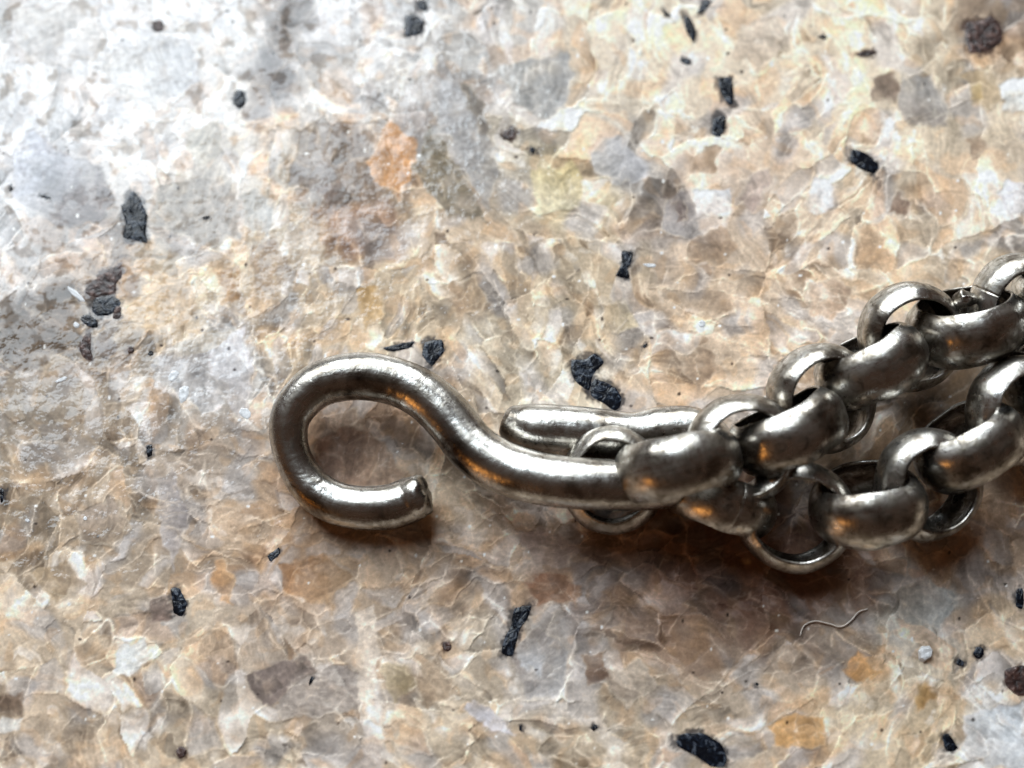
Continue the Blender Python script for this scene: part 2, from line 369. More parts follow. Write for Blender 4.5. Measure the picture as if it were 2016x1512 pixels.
    for i, (poly, ca, cb, rim) in enumerate(CRYSTALS):
        xs = [p[0] for p in poly]; ys = [p[1] for p in poly]
        m = (x > min(xs) - 25) & (x < max(xs) + 25) & (y > min(ys) - 25) & (y < max(ys) + 25)
        if not m.any(): continue
        sd = poly_sd(px_[m], py_[m], poly)
        ins = (1 - sstep(-3.0, 2.5, sd)) * np.clip(0.96 + 0.5 * perlin(x[m] / 38, y[m] / 38, 98), 0.35, 1)
        rr = random.Random(i * 7 + 1)
        a = rr.uniform(0, 2 * math.pi)
        cx, cy = sum(xs) / len(xs), sum(ys) / len(ys); ext = 0.5 * max(max(xs) - min(xs), max(ys) - min(ys))
        g = ((x[m] - cx) * math.cos(a) + (y[m] - cy) * math.sin(a)) / ext
        cc = lin(ca) + (lin(cb) - lin(ca)) * sstep(-0.7, 0.9, g)[:, None]
        cc = cc * (1.06 + 0.16 * (a2[m] - 0.5) + 0.12 * n30[m] + 0.07 * n11[m] + 0.16 * gM[m] + 0.12 * stk[m] + 0.18 * wr[m] - 0.15 * win[m])[:, None]
        sm = (0.55 * sM[m] + 0.75 * sR[m] + 0.3 * milk[m])[:, None]
        cc = cc + (np.maximum(pale[m], cc) - cc) * sm * 0.55
        rl = np.exp(-((sd + 1) / (2.0 + 3.5 * wv[m])) ** 2) * rim * np.clip(0.3 + 1.2 * on2[m], 0, 1)
        cc = cc + (np.maximum(lin((222, 206, 184)) * 0.95, cc) - cc) * (rl * 0.8)[:, None]
        c[m] = c[m] + (cc - c[m]) * np.maximum(ins, rl * 0.8)[:, None]
        h[m] = h[m] * (1 - 0.7 * ins) + 2.0 * rl + ins * 3.0 * g
        polish[m] = np.maximum(polish[m] * (1 - ins) + ins * (0.9 - 0.5 * pits[m]), 0)
        sub = idx[m]; sub[sd < 0] = i; idx[m] = sub
    # sparkles and tiny dark grains
    eD, a4, b4, c4, dx, dy = voronoi(x, y, 36, 401)
    r4 = np.sqrt(dx * dx * (0.6 + b4) + dy * dy * (1.5 - b4)) * 36
    sp = (a4 < 0.10) * (1 - sstep(1.2, 3.6, r4 - 2.0 * (c4 - 0.5)))
    c = c + (lin((240, 238, 232)) - c) * (sp * 0.75)[..., None]
    dkp = (a4 > 0.955) * (1 - sstep(1.5, 4.2, r4 + n11 * 1.5))
    c = c + (lin((52, 34, 30)) - c) * (dkp * 0.8)[..., None]
    c = c * (1 + 0.08 * n11 + 0.07 * perlin(x / 5, y / 5, 61))[..., None]
    lum = c.mean(-1, keepdims=True)
    c = lum + (c - lum) * 0.90
    ref = 0.36                                     # a little more spread between pale and dark grains
    c = c * (np.maximum(lum, 0.02) / ref) ** 0.42
    # the stone darkens where mica reaches below the surface
    for polys, dc in ((BLACK, (38, 38, 44)), (BROWN, (62, 42, 36))):
        for poly in polys:
            xs = [p[0] for p in poly]; ys = [p[1] for p in poly]
            m = (x > min(xs) - 22) & (x < max(xs) + 22) & (y > min(ys) - 22) & (y < max(ys) + 22)
            if not m.any(): continue
            sd = poly_sd(px_[m] + 4 * f5[m], py_[m] + 4 * g5[m], poly)
            big = min(1.0, (max(xs) - min(xs) + max(ys) - min(ys)) / 70)
            k = (1 - sstep(-3, 3 + 9 * big * np.clip(0.45 + n30[m], 0, 1), sd)) * 0.85
            c[m] = c[m] + (lin(dc) - c[m]) * k[:, None]
    h = h + 0.8 * n11 + 0.9 * n30
    return np.clip(c, 0.008, 0.86), h, polish, idx

# ------------------------------------------------------------------ materials
class NT:
    def __init__(self, name):
        self.m = bpy.data.materials.new(name); self.m.use_nodes = True
        self.t = self.m.node_tree; self.b = self.t.nodes['Principled BSDF']
    def n(self, typ, **kw):
        nd = self.t.nodes.new(typ)
        for k, v in kw.items():
            if k.startswith('i_'):
                nd.inputs[k[2:]].default_value = v
            else:
                setattr(nd, k, v)
        return nd
    def l(self, a, ao, b, bi):
        self.t.links.new(a.outputs[ao], b.inputs[bi])

def ramp(nt, stops):
    r = nt.n('ShaderNodeValToRGB')
    el = r.color_ramp.elements
    while len(el) < len(stops): el.new(0.5)
    for e, (p, c) in zip(el, stops):
        e.position = p; e.color = c if len(c) == 4 else (*c, 1)
    return r

def granite_material():
    g = NT('granite')
    at_c = g.n('ShaderNodeAttribute', attribute_name='granite_color')
    at_n = g.n('ShaderNodeAttribute', attribute_name='granite_normal')
    at_p = g.n('ShaderNodeAttribute', attribute_name='polish')
    tc = g.n('ShaderNodeTexCoord')
    nz = g.n('ShaderNodeTexNoise'); nz.inputs['Scale'].default_value = 1 / (9 * K); nz.inputs['Detail'].default_value = 2
    g.l(tc, 'Object', nz, 'Vector')
    vo = g.n('ShaderNodeTexVoronoi'); vo.feature = 'DISTANCE_TO_EDGE'; vo.inputs['Scale'].default_value = 1 / (15 * K)
    mixv = g.n('ShaderNodeVectorMath', operation='MULTIPLY_ADD')
    g.l(nz, 'Color', mixv, 0); mixv.inputs[1].default_value = (12 * K,) * 3; g.l(tc, 'Object', mixv, 2)
    g.l(mixv, 'Vector', vo, 'Vector')
    r1 = ramp(g, [(0.0, (1.10, 1.09, 1.07)), (0.10, (0.98,) * 3), (1.0, (0.96,) * 3)])
    g.l(vo, 'Distance', r1, 'Fac')
    r2 = ramp(g, [(0.25, (0.87, 0.865, 0.86)), (0.75, (1.12, 1.12, 1.12))])
    g.l(nz, 'Fac', r2, 'Fac')
    m1 = g.n('ShaderNodeMix', data_type='RGBA', blend_type='MULTIPLY'); m1.inputs[0].default_value = 1.0
    g.l(at_c, 'Color', m1, 6); g.l(r2, 'Color', m1, 7)
    m2 = g.n('ShaderNodeMix', data_type='RGBA', blend_type='MULTIPLY'); m2.inputs[0].default_value = 1.0
    g.l(m1, 2, m2, 6); g.l(r1, 'Color', m2, 7)
    g.l(m2, 2, g.b, 'Base Color')
    g.b.inputs['Roughness'].default_value = 0.55
    g.b.inputs['Specular IOR Level'].default_value = 0.15
    g.l(at_n, 'Vector', g.b, 'Normal')
    # the polished face: a clear, slightly wavy gloss broken by pits and seams
    g.l(at_p, 'Fac', g.b, 'Coat Weight')
    g.b.inputs['Coat Roughness'].default_value = 0.085
    g.b.inputs['Coat IOR'].default_value = 1.5
    n2 = g.n('ShaderNodeTexNoise'); n2.inputs['Scale'].default_value = 1 / (40 * K); n2.inputs['Detail'].default_value = 3
    g.l(tc, 'Object', n2, 'Vector')
    bp = g.n('ShaderNodeBump'); bp.inputs['Strength'].default_value = 1.0; bp.inputs['Distance'].default_value = 2.6 * K
    g.l(n2, 'Fac', bp, 'Height')
    g.l(bp, 'Normal', g.b, 'Coat Normal')
    return g.m

def mica_material():
    g = NT('mica')
    tc = g.n('ShaderNodeTexCoord')
    nz = g.n('ShaderNodeTexNoise'); nz.inputs['Scale'].default_value = 1 / (16 * K); nz.inputs['Detail'].default_value = 4; nz.inputs['Distortion'].default_value = 1.2
    g.l(tc, 'Object', nz, 'Vector')
    r = ramp(g, [(0.46, (0.003, 0.004, 0.007)), (0.57, (0.009, 0.014, 0.024)), (0.63, (0.085, 0.10, 0.125)), (0.70, (0.012, 0.015, 0.022))])
    g.l(nz, 'Fac', r, 'Fac'); g.l(r, 'Color', g.b, 'Base Color')
    g.b.inputs['Roughness'].default_value = 0.22; g.b.inputs['Specular IOR Level'].default_value = 0.35
    bp = g.n('ShaderNodeBump'); bp.inputs['Strength'].default_value = 0.4; bp.inputs['Distance'].default_value = 3 * K
    g.l(nz, 'Fac', bp, 'Height'); g.l(bp, 'Normal', g.b, 'Normal')
    return g.m

def brown_mica_material():
    g = NT('brown_mica')
    tc = g.n('ShaderNodeTexCoord')
    nz = g.n('ShaderNodeTexNoise'); nz.inputs['Scale'].default_value = 1 / (14 * K); nz.inputs['Detail'].default_value = 4
    g.l(tc, 'Object', nz, 'Vector')
    r = ramp(g, [(0.38, (0.016, 0.008, 0.007)), (0.58, (0.06, 0.028, 0.022)), (0.7, (0.20, 0.13, 0.11))])
    g.l(nz, 'Fac', r, 'Fac'); g.l(r, 'Color', g.b, 'Base Color')
    g.b.inputs['Roughness'].default_value = 0.4
    bp = g.n('ShaderNodeBump'); bp.inputs['Strength'].default_value = 0.8; bp.inputs['Distance'].default_value = 5 * K
    g.l(nz, 'Fac', bp, 'Height'); g.l(bp, 'Normal', g.b, 'Normal')
    return g.m

def metal_material(name, tarnish=0.5, rlo=0.22, rhi=0.44):
    g = NT(name)
    tc = g.n('ShaderNodeTexCoord'); oi = g.n('ShaderNodeObjectInfo')
    uv = g.n('ShaderNodeAttribute', attribute_name='along')          # x: along the wire / round the ring, y: across it (metres)
    off = g.n('ShaderNodeVectorMath', operation='MULTIPLY_ADD')
    cx = g.n('ShaderNodeCombineXYZ')
    for i in range(3): g.l(oi, 'Random', cx, i)
    g.l(cx, 'Vector', off, 0); off.inputs[1].default_value = (0.021, 0.017, 0.013); g.l(tc, 'Object', off, 2)
    def noise(vec, size, detail, dist=0.0, rough=0.55, scale=None):
        n = g.n('ShaderNodeTexNoise'); n.inputs['Scale'].default_value = 1 / (size * K); n.inputs['Detail'].default_value = detail
        n.inputs['Distortion'].default_value = dist; n.inputs['Roughness'].default_value = rough
        src, sock = vec
        if scale:
            mp = g.n('ShaderNodeMapping'); mp.inputs['Scale'].default_value = scale
            g.l(src, sock, mp, 'Vector'); src, sock = mp, 'Vector'
        g.l(src, sock, n, 'Vector')
        return n
    n1 = noise((off, 'Vector'), 75, 5, 0.3, 0.6)
    n2 = noise((off, 'Vector'), 20, 4, 1.0)
    n4 = noise((uv, 'Vector'), 120, 5, 0.2, 0.6, (1, 9, 1))         # rub marks along the metal
    n5 = noise((uv, 'Vector'), 60, 3, 0.6, 0.5, (2.2, 0.8, 1))      # marks across it, from bending
    r1 = ramp(g, [(0.36, (0.76, 0.755, 0.73)), (0.52, (0.60, 0.59, 0.56)), (0.60, (0.34, 0.315, 0.28)), (0.72, (0.11, 0.09, 0.074))])
    g.l(n1, 'Fac', r1, 'Fac')
    r2 = ramp(g, [(0.44, (1, 1, 1)), (0.58, (0.66, 0.64, 0.60)), (0.68, (0.30, 0.27, 0.24))])
    g.l(n2, 'Fac', r2, 'Fac')
    m = g.n('ShaderNodeMix', data_type='RGBA', blend_type='MULTIPLY'); m.inputs[0].default_value = tarnish
    g.l(r1, 'Color', m, 6); g.l(r2, 'Color', m, 7)
    r4 = ramp(g, [(0.40, (1, 1, 1)), (0.62, (0.62, 0.58, 0.53))])
    g.l(n4, 'Fac', r4, 'Fac')
    m4 = g.n('ShaderNodeMix', data_type='RGBA', blend_type='MULTIPLY'); m4.inputs[0].default_value = 0.8
    g.l(m, 2, m4, 6); g.l(r4, 'Color', m4, 7)
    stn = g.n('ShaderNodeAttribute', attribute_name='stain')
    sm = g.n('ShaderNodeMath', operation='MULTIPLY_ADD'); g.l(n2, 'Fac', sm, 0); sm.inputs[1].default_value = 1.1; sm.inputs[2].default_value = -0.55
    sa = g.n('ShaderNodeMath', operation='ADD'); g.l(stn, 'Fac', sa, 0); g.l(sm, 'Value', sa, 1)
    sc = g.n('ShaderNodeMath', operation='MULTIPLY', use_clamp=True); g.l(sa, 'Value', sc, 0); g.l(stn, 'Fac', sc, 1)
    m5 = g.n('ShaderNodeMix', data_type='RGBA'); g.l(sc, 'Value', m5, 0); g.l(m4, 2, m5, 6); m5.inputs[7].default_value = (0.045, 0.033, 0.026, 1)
    g.l(m5, 2, g.b, 'Base Color')
    g.b.inputs['Metallic'].default_value = 1.0
    add = g.n('ShaderNodeMath', operation='ADD'); g.l(n2, 'Fac', add, 0); g.l(n4, 'Fac', add, 1)
    rr = g.n('ShaderNodeMapRange'); rr.inputs['From Min'].default_value = 0.75; rr.inputs['From Max'].default_value = 1.25
    rr.inputs['To Min'].default_value = rlo; rr.inputs['To Max'].default_value = rhi
    g.l(add, 'Value', rr, 'Value'); g.l(rr, 'Result', g.b, 'Roughness')
    prev = None
    for nd, sock, st, dist in ((n1, 'Fac', 0.5, 5), (n5, 'Fac', 0.35, 3), (n4, 'Fac', 0.35, 1.5), (n2, 'Fac', 0.25, 1.6)):
        b_ = g.n('ShaderNodeBump'); b_.inputs['Strength'].default_value = st; b_.inputs['Distance'].default_value = dist * K
        g.l(nd, sock, b_, 'Height')
        if prev: g.l(prev, 'Normal', b_, 'Normal')
        prev = b_
    g.l(prev, 'Normal', g.b, 'Normal')
    return g.m

def set_stain(me, arr):
    a = me.attributes.new('stain', 'FLOAT', 'POINT')
    a.data.foreach_set('value', np.asarray(arr, np.float32))

def set_along(me, arr):
    a = me.attributes.new('along', 'FLOAT_VECTOR', 'POINT')
    a.data.foreach_set('vector', np.asarray(arr, np.float32).ravel())

def plain_material(name, colr, rough, var=0.15, size=10):
    g = NT(name)
    tc = g.n('ShaderNodeTexCoord')
    nz = g.n('ShaderNodeTexNoise'); nz.inputs['Scale'].default_value = 1 / (size * K)
    g.l(tc, 'Object', nz, 'Vector')
    r = ramp(g, [(0.3, tuple(v * (1 - var) for v in colr)), (0.7, tuple(min(1, v * (1 + var)) for v in colr))])
    g.l(nz, 'Fac', r, 'Fac'); g.l(r, 'Color', g.b, 'Base Color')
    g.b.inputs['Roughness'].default_value = rough
    return g.m

M_granite = granite_material()
M_mica = mica_material()
M_brown = brown_mica_material()
M_link = metal_material('tarnished_white_metal', 0.95)
M_hook = metal_material('worn_wire_metal', 0.45, 0.20, 0.36)
M_speck = plain_material('white_mineral', (0.66, 0.68, 0.70), 0.25, 0.25, 7)
M_fibre = plain_material('pale_fibre', (0.86, 0.80, 0.72), 0.5)

# ------------------------------------------------------------------ outlines of the dark mica flecks
def dot(x, y, rx, ry, ang=0, n=7, seed=0):
    rnd = random.Random(seed + int(x * 13 + y)); a0 = math.radians(ang)
    out = []
    for i in range(n):
        t = 2 * math.pi * i / n; r = rnd.uniform(0.75, 1.15)
        u, v = rx * r * math.cos(t), ry * r * math.sin(t)
        out.append((x + u * math.cos(a0) - v * math.sin(a0), y + u * math.sin(a0) + v * math.cos(a0)))
    return out

BLACK = [
    [(258, 372), (272, 378), (282, 402), (292, 425), (290, 462), (294, 482), (262, 478), (240, 470), (246, 440), (236, 405), (246, 395)],
    [(462, 178), (478, 176), (484, 205), (474, 216), (460, 205)],
    [(798, 32), (815, 25), (836, 40), (832, 66), (808, 74), (794, 70)], [(820, 0), (838, 0), (842, 24), (824, 20)],
    [(1345, 28), (1360, 36), (1372, 62), (1366, 88), (1356, 70), (1348, 52)], [(1384, 0), (1402, 0), (1388, 22), (1370, 30)], [(1300, 14), (1314, 22), (1322, 34), (1308, 30)],
    [(1414, 152), (1438, 150), (1444, 170), (1446, 205), (1434, 210), (1418, 185)], [(1404, 232), (1428, 226), (1430, 250), (1420, 272), (1402, 266)],
    [(1676, 292), (1700, 298), (1732, 322), (1726, 344), (1700, 338), (1672, 318)],
    [(1222, 492), (1246, 494), (1245, 515), (1236, 532), (1240, 552), (1212, 544), (1222, 520)],
    [(1120, 708), (1150, 706), (1172, 692), (1194, 712), (1170, 738), (1160, 772), (1142, 764), (1126, 742)],
    [(835, 672), (870, 665), (876, 690), (862, 712), (850, 724), (828, 700)], [(752, 684), (815, 672), (812, 684), (770, 692)],
    [(336, 1158), (352, 1156), (370, 1190), (358, 1216), (342, 1210), (338, 1186)],
    [(524, 1096), (550, 1078), (552, 1088), (532, 1106)],
    [(1012, 1194), (1048, 1190), (1040, 1216), (1024, 1240), (1010, 1296), (984, 1290), (992, 1255), (1006, 1232)],
    [(288, 878), (300, 876), (300, 898), (290, 900)],
    [(1332, 1444), (1380, 1440), (1420, 1462), (1434, 1490), (1430, 1512), (1400, 1512), (1370, 1490), (1328, 1470)],
    [(1852, 1450), (1866, 1442), (1886, 1472), (1880, 1482), (1862, 1478)],
    [(2000, 1162), (2012, 1156), (2016, 1180), (2014, 1200), (2000, 1196)],
    [(0, 960), (8, 962), (6, 988), (0, 990)],
    dot(612, 1340, 4, 10, 20), dot(1025, 1435, 5, 8), dot(1170, 1432, 6, 7), dot(1890, 1305, 9, 9), dot(1928, 1285, 11, 16, 20),
    dot(1270, 680, 6, 4, -30), dot(296, 696, 7, 6), dot(1048, 296, 6, 6), dot(1618, 73, 12, 4, -5), dot(408, 428, 9, 4, -15), dot(1350, 120, 12, 8, 20),
    dot(1195, 776, 44, 26, 38, 9), dot(205, 603, 34, 22, -10, 9), dot(178, 632, 22, 14, 40, 8),
    dot(1490, 1347, 4, 4), dot(22, 372, 5, 5), dot(90, 388, 12, 4, 20),
]
BROWN = [
    [(1898, 44), (1930, 40), (1950, 28), (1972, 50), (1976, 84), (1948, 104), (1910, 108), (1898, 80)],
    [(1975, 1318), (2000, 1308), (2030, 1312), (2030, 1366), (2006, 1372), (1980, 1352)],
    [(170, 560), (205, 535), (238, 520), (244, 540), (230, 560), (228, 580), (190, 590), (166, 580)],
    [(166, 658), (180, 650), (178, 690), (184, 712), (168, 708), (154, 690)],
    [(228, 600), (238, 604), (238, 626), (222, 628)],
    dot(312, 50, 13, 15), dot(1002, 266, 13, 12), dot(1705, 106, 22, 7, -10), dot(258, 688, 8, 8), dot(356, 1482, 14, 14), dot(880, 1272, 14, 12, 30),
]

# ------------------------------------------------------------------ granite slab
def axis_coords(lo, hi, step, pad, outer):
    core = np.arange(lo - pad, hi + pad + 0.1, step)
    ext = []; s = step; v = core[-1]
    while v < outer:
        s *= 1.16; v += s; ext.append(v)
    ext2 = []; s = step; v = core[0]
    while v > -outer:
        s *= 1.16; v -= s; ext2.append(v)
    return np.concatenate([np.array(ext2[::-1]), core, np.array(ext)])

STEP = 2.3
# grid laid out in slab coordinates; frame corners on the slab bound the fine part
cx_ = [at(0, 0)[0], at(W, 0)[0], at(0, H)[0], at(W, H)[0]]
cy_ = [at(0, 0)[1], at(0, H)[1]]
gx = axis_coords(min(cx_), max(cx_), STEP, 40, 9000.0)
gy = axis_coords(min(cy_), max(cy_), STEP, 40, 9000.0)
GX, GY = np.meshgrid(gx, gy)
# tone is defined in photo coordinates near the frame and carries on as plain slab coordinates outside it
PX, PY = to_px(GX, np.clip(GY, -4000, 6000))
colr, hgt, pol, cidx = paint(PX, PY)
dhy, dhx = np.gradient(hgt, gy, gx)
fade = np.clip(1 - (np.maximum(np.abs(GX) - 1300, 0) + np.maximum(np.abs(GY) - 1100, 0)) / 400, 0, 1)
NS = 0.42
nrm = np.stack([-dhx * NS * fade, -dhy * NS * fade, np.ones_like(hgt)], -1)
nrm /= np.linalg.norm(nrm, axis=-1, keepdims=True)
pol = pol * fade + 0.8 * (1 - fade)

ny, nx = GX.shape
I = np.arange(nx * ny).reshape(ny, nx)
quads = np.stack([I[:-1, :-1], I[:-1, 1:], I[1:, 1:], I[1:, :-1]], -1).reshape(-1, 4)
qlab = cidx[:-1, :-1].reshape(-1)
V = np.stack([GX, GY, np.zeros_like(GX)], -1).reshape(-1, 3) * K
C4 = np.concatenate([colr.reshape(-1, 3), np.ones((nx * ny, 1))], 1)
N3 = nrm.reshape(-1, 3); P1 = pol.reshape(-1)

def sheet(name, q, parent=None):
    used, inv = np.unique(q.ravel(), return_inverse=True)
    me = bpy.data.meshes.new(name)
    nv, nf = len(used), len(q)
    me.vertices.add(nv); me.vertices.foreach_set('co', V[used].astype(np.float32).ravel())
    me.loops.add(nf * 4); me.loops.foreach_set('vertex_index', inv.astype(np.int32).ravel())
    me.polygons.add(nf); me.polygons.foreach_set('loop_start', np.arange(0, nf * 4, 4, dtype=np.int32))
    me.update(calc_edges=True)
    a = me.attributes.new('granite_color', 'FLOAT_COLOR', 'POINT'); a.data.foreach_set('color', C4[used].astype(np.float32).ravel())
    a = me.attributes.new('granite_normal', 'FLOAT_VECTOR', 'POINT'); a.data.foreach_set('vector', N3[used].astype(np.float32).ravel())
    a = me.attributes.new('polish', 'FLOAT', 'POINT'); a.data.foreach_set('value', P1[used].astype(np.float32).ravel())
    me.materials.append(M_granite)
    o = bpy.data.objects.new(name, me); col.objects.link(o); o.parent = parent
    return o

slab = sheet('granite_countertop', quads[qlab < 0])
tag(slab, 'polished beige, grey and brown speckled granite surface', kind='structure')
for i in range(len(CRYSTALS)):
    q = quads[qlab == i]
    if len(q): sheet('crystal', q, slab)
# body of the slab underneath
zt, zb, ex = -6.0, -1000.0, 9000.0
bv = [(sx * ex * K, sy * ex * K, z * K) for z in (zt, zb) for sx, sy in ((-1, -1), (1, -1), (1, 1), (-1, 1))]
mesh_obj('slab_body', bv, [(0, 1, 2, 3), (7, 6, 5, 4), (0, 4, 5, 1), (1, 5, 6, 2), (2, 6, 7, 3), (3, 7, 4, 0)],
         plain_material('stone_body', (0.42, 0.34, 0.26), 0.6, 0.3, 60), slab, smooth=False)

# ------------------------------------------------------------------ mica flecks set into the stone
def blob(poly, rnd, sub=5, jit=1.5):
    """closed smooth outline through the corners, a little uneven"""
    P = np.array([(p[0] + rnd.uniform(-jit, jit), p[1] + rnd.uniform(-jit, jit)) for p in poly], float)
    n = len(P); out = []
    for i in range(n):
        p0, p1, p2, p3 = P[i - 1], P[i], P[(i + 1) % n], P[(i + 2) % n]
        for k in range(sub):
            t = k / sub
            q = 0.5 * (2 * p1 + (p2 - p0) * t * 0.8 + (2 * p0 - 5 * p1 + 4 * p2 - p3) * t * t * 0.8 + (-p0 + 3 * p1 - 3 * p2 + p3) * t ** 3 * 0.8)
            q = q + (p2 - p1) * (0.2 * t) * 0 + (p1 * (1 - t) + p2 * t - q) * 0.25
            out.append((q[0] + rnd.uniform(-.5, .5), q[1] + rnd.uniform(-.5, .5)))
    return out

def fleck(poly, mat, seed, height=1.2, name='mica_fleck', parent=slab, smooth=True):
    rnd = random.Random(seed)
    pts = blob(poly, rnd) if smooth else list(poly)
    c = (sum(p[0] for p in pts) / len(pts), sum(p[1] for p in pts) / len(pts))
    verts, faces = [], []
    n = len(pts)
    rings = [(0.95, -0.6), (0.88, height * 0.35), (0.72, height), (0.45, height * 1.2)]
    for s, z in rings:
        for p in pts:
            jz = rnd.uniform(-0.25, 0.25) * height if z > 0 else 0
            q = at(c[0] + (p[0] - c[0]) * s, c[1] + (p[1] - c[1]) * s, 0)
            verts.append((q[0] * K, q[1] * K, (z + jz) * K))
    q = at(c[0], c[1]); verts.append((q[0] * K, q[1] * K, height * K))
    for r in range(len(rings) - 1):
        for i in range(n):
            j = (i + 1) % n
            faces.append((r * n + i, r * n + j, (r + 1) * n + j, (r + 1) * n + i)[::-1])
    b = (len(rings) - 1) * n
    for i in range(n):
        faces.append((b + (i + 1) % n, b + i, len(verts) - 1))
    return mesh_obj(name, verts, faces, mat, parent, False)

for i, p in enumerate(BLACK): fleck(p, M_mica, 100 + i)
for i, p in enumerate(BROWN): fleck(p, M_brown, 300 + i)
for i, p in enumerate([dot(192, 606, 10, 5, -20), dot(216, 600, 9, 5), dot(150, 580, 26, 6, 38), dot(150, 640, 8, 7), dot(1280, 522, 17, 5, 2),
                       dot(1382, 638, 11, 10, 20), dot(120, 748, 14, 5, -25), dot(342, 740, 10, 16, 40), dot(362, 775, 12, 20, 10),
                       dot(484, 815, 16, 12, 30), dot(54, 1025, 5, 5), dot(168, 1020, 5, 5)]):
    fleck(p, M_speck, 500 + i, 0.7, 'bright_fleck', slab, False)

# ------------------------------------------------------------------ sweep helper
def catmull(P, n):
    P = np.asarray(P, float)
    E = np.vstack([2 * P[0] - P[1], P, 2 * P[-1] - P[-2]])
    out = []
    for i in range(1, len(E) - 2):
        p0, p1, p2, p3 = E[i - 1], E[i], E[i + 1], E[i + 2]
        for k in range(n):
            t = k / n
            out.append(0.5 * ((2 * p1) + (-p0 + p2) * t + (2 * p0 - 5 * p1 + 4 * p2 - p3) * t * t + (-p0 + 3 * p1 - 3 * p2 + p3) * t ** 3))
    out.append(E[-2])
    return np.array(out)

def sweep(path, radii, seg=32, start_cap=None, end_cap=None, wob=0.0, seed=0):
    """tube along path with rounded ends; returns verts (working units), faces"""
    rnd = random.Random(seed)
    n = len(path)
    tan = np.gradient(path, axis=0); tan /= np.linalg.norm(tan, axis=1, keepdims=True)
    u = np.cross(tan[0], [0, 0, 1.0]); u /= np.linalg.norm(u)
    rings = []
    ph = [rnd.uniform(0, 6.28) for _ in range(8)]
    for i in range(n):
        u = u - tan[i] * np.dot(u, tan[i]); u /= np.linalg.norm(u)
        v = np.cross(tan[i], u)
        r = radii[i]
        ring = []
        for k in range(seg):
            a = 2 * math.pi * k / seg
            w = 1 + wob * (math.sin(2 * a + ph[0] + i * 0.11) + 0.7 * math.sin(3 * a + ph[1] - i * 0.17) + 0.8 * math.sin(i * 0.23 + ph[2]) + .6 * math.sin(a + i * .41 + ph[3]))
            ring.append(path[i] + r * w * (math.cos(a) * u + math.sin(a) * v))
        rings.append(np.array(ring))
    def cap(idx, sgn, spec):
        depth, slant = spec
        base, c, t = rings[idx], path[idx], tan[idx] * sgn
        out = []
        for s, d in ((0.97, 0.25), (0.88, 0.6), (0.70, 0.88), (0.40, 1.0)):
            rr = []
            for p in base:
                q = c + (p - c) * s
                rr.append(q + t * depth * d + t * slant * np.dot(q - c, [0, 0.5, 0.8]))
            out.append(np.array(rr))
        return out
    if start_cap: rings = cap(0, -1, start_cap)[::-1] + rings
    if end_cap: rings = rings + cap(n - 1 if not start_cap else n - 1 + 4, 1, end_cap) if not start_cap else rings + cap_end(rings, path, tan, end_cap)
    verts = np.vstack(rings)
    faces = []
    R = len(rings)
    for i in range(R - 1):
        for k in range(seg):
            k2 = (k + 1) % seg
            faces.append((i * seg + k, i * seg + k2, (i + 1) * seg + k2, (i + 1) * seg + k))
    verts = np.vstack([verts, rings[0].mean(0), rings[-1].mean(0)])
    a, b = R * seg, R * seg + 1
    for k in range(seg):
        k2 = (k + 1) % seg
        faces.append((k2, k, a))
        faces.append(((R - 1) * seg + k, (R - 1) * seg + k2, b))
    return verts, faces

def cap_end(rings, path, tan, spec):
    depth, slant = spec
    base, c, t = rings[-1], path[-1], tan[-1]
    out = []
    for s, d in ((0.97, 0.25), (0.88, 0.6), (0.70, 0.88), (0.40, 1.0)):
        out.append(np.array([c + (p - c) * s + t * depth * d + t * slant * np.dot((p - c) * s, [0, 0.5, 0.8]) for p in base]))
    return out

# ------------------------------------------------------------------ the S-shaped wire hook
HOOK = [  # photo x, y, height of the wire's centre, radius
    (826, 976, 64, 40), (802, 987, 52, 43), (765, 998, 45, 43), (715, 1000, 43, 42), (660, 990, 42, 41), (616, 962, 43, 39), (586, 920, 49, 36), (569, 868, 60, 36),
    (574, 815, 72, 39), (612, 768, 82, 43), (666, 745, 88, 45), (730, 742, 91, 46), (795, 757, 93, 46), (850, 790, 94, 47), (893, 835, 95, 48),
    (930, 880, 98, 49), (980, 916, 104, 49), (1050, 940, 114, 49), (1130, 951, 126, 48), (1210, 955, 130, 47), (1290, 955, 120, 46), (1360, 945, 102, 45),
    (1405, 915, 86, 44), (1405, 875, 76, 43), (1365, 848, 70, 44), (1305, 848, 62, 46), (1250, 860, 54, 48), (1190, 858, 52, 51), (1125, 850, 52, 51), (1070, 846, 51, 50),
    (1042, 842, 50, 47), (1020, 837, 47, 41), (1003, 832, 45, 34),
]
pts = [list(at(x, y, z)) + [r] for x, y, z, r in HOOK]
cp = catmull(pts, 10)
SEG = 40
hv, hf = sweep(cp[:, :3], cp[:, 3], SEG, (17, 0.22), (14, -0.1), 0.007, 3)
nr = (len(hv) - 2) // SEG
rnd = random.Random(5)
for i in range(9):                                   # the snipped end: nicked, a little mashed
    for k in range(SEG):
        a = 2 * math.pi * k / SEG
        d = 2.4 * math.sin(3 * a + 1.3) + 2.2 * math.sin(5 * a + i * 0.6) + rnd.uniform(-1.2, 1.2)
        hv[i * SEG + k] += np.array([0.75, -0.2, 0.5]) * d
ln = np.concatenate([[0], np.cumsum(np.linalg.norm(np.diff(cp[:, :3], axis=0), axis=1))])
ln = np.concatenate([np.full(4, ln[0] - 8), ln, np.full(4, ln[-1] + 8)])
along = np.zeros((len(hv), 3))
for i in range(nr):
    for k in range(SEG):
        along[i * SEG + k] = (ln[i] * K, abs(k / SEG - 0.5) * 2 * 150 * K, 0)
hook = mesh_obj('hook_clasp', hv * K, hf, M_hook)
set_along(hook.data, along)
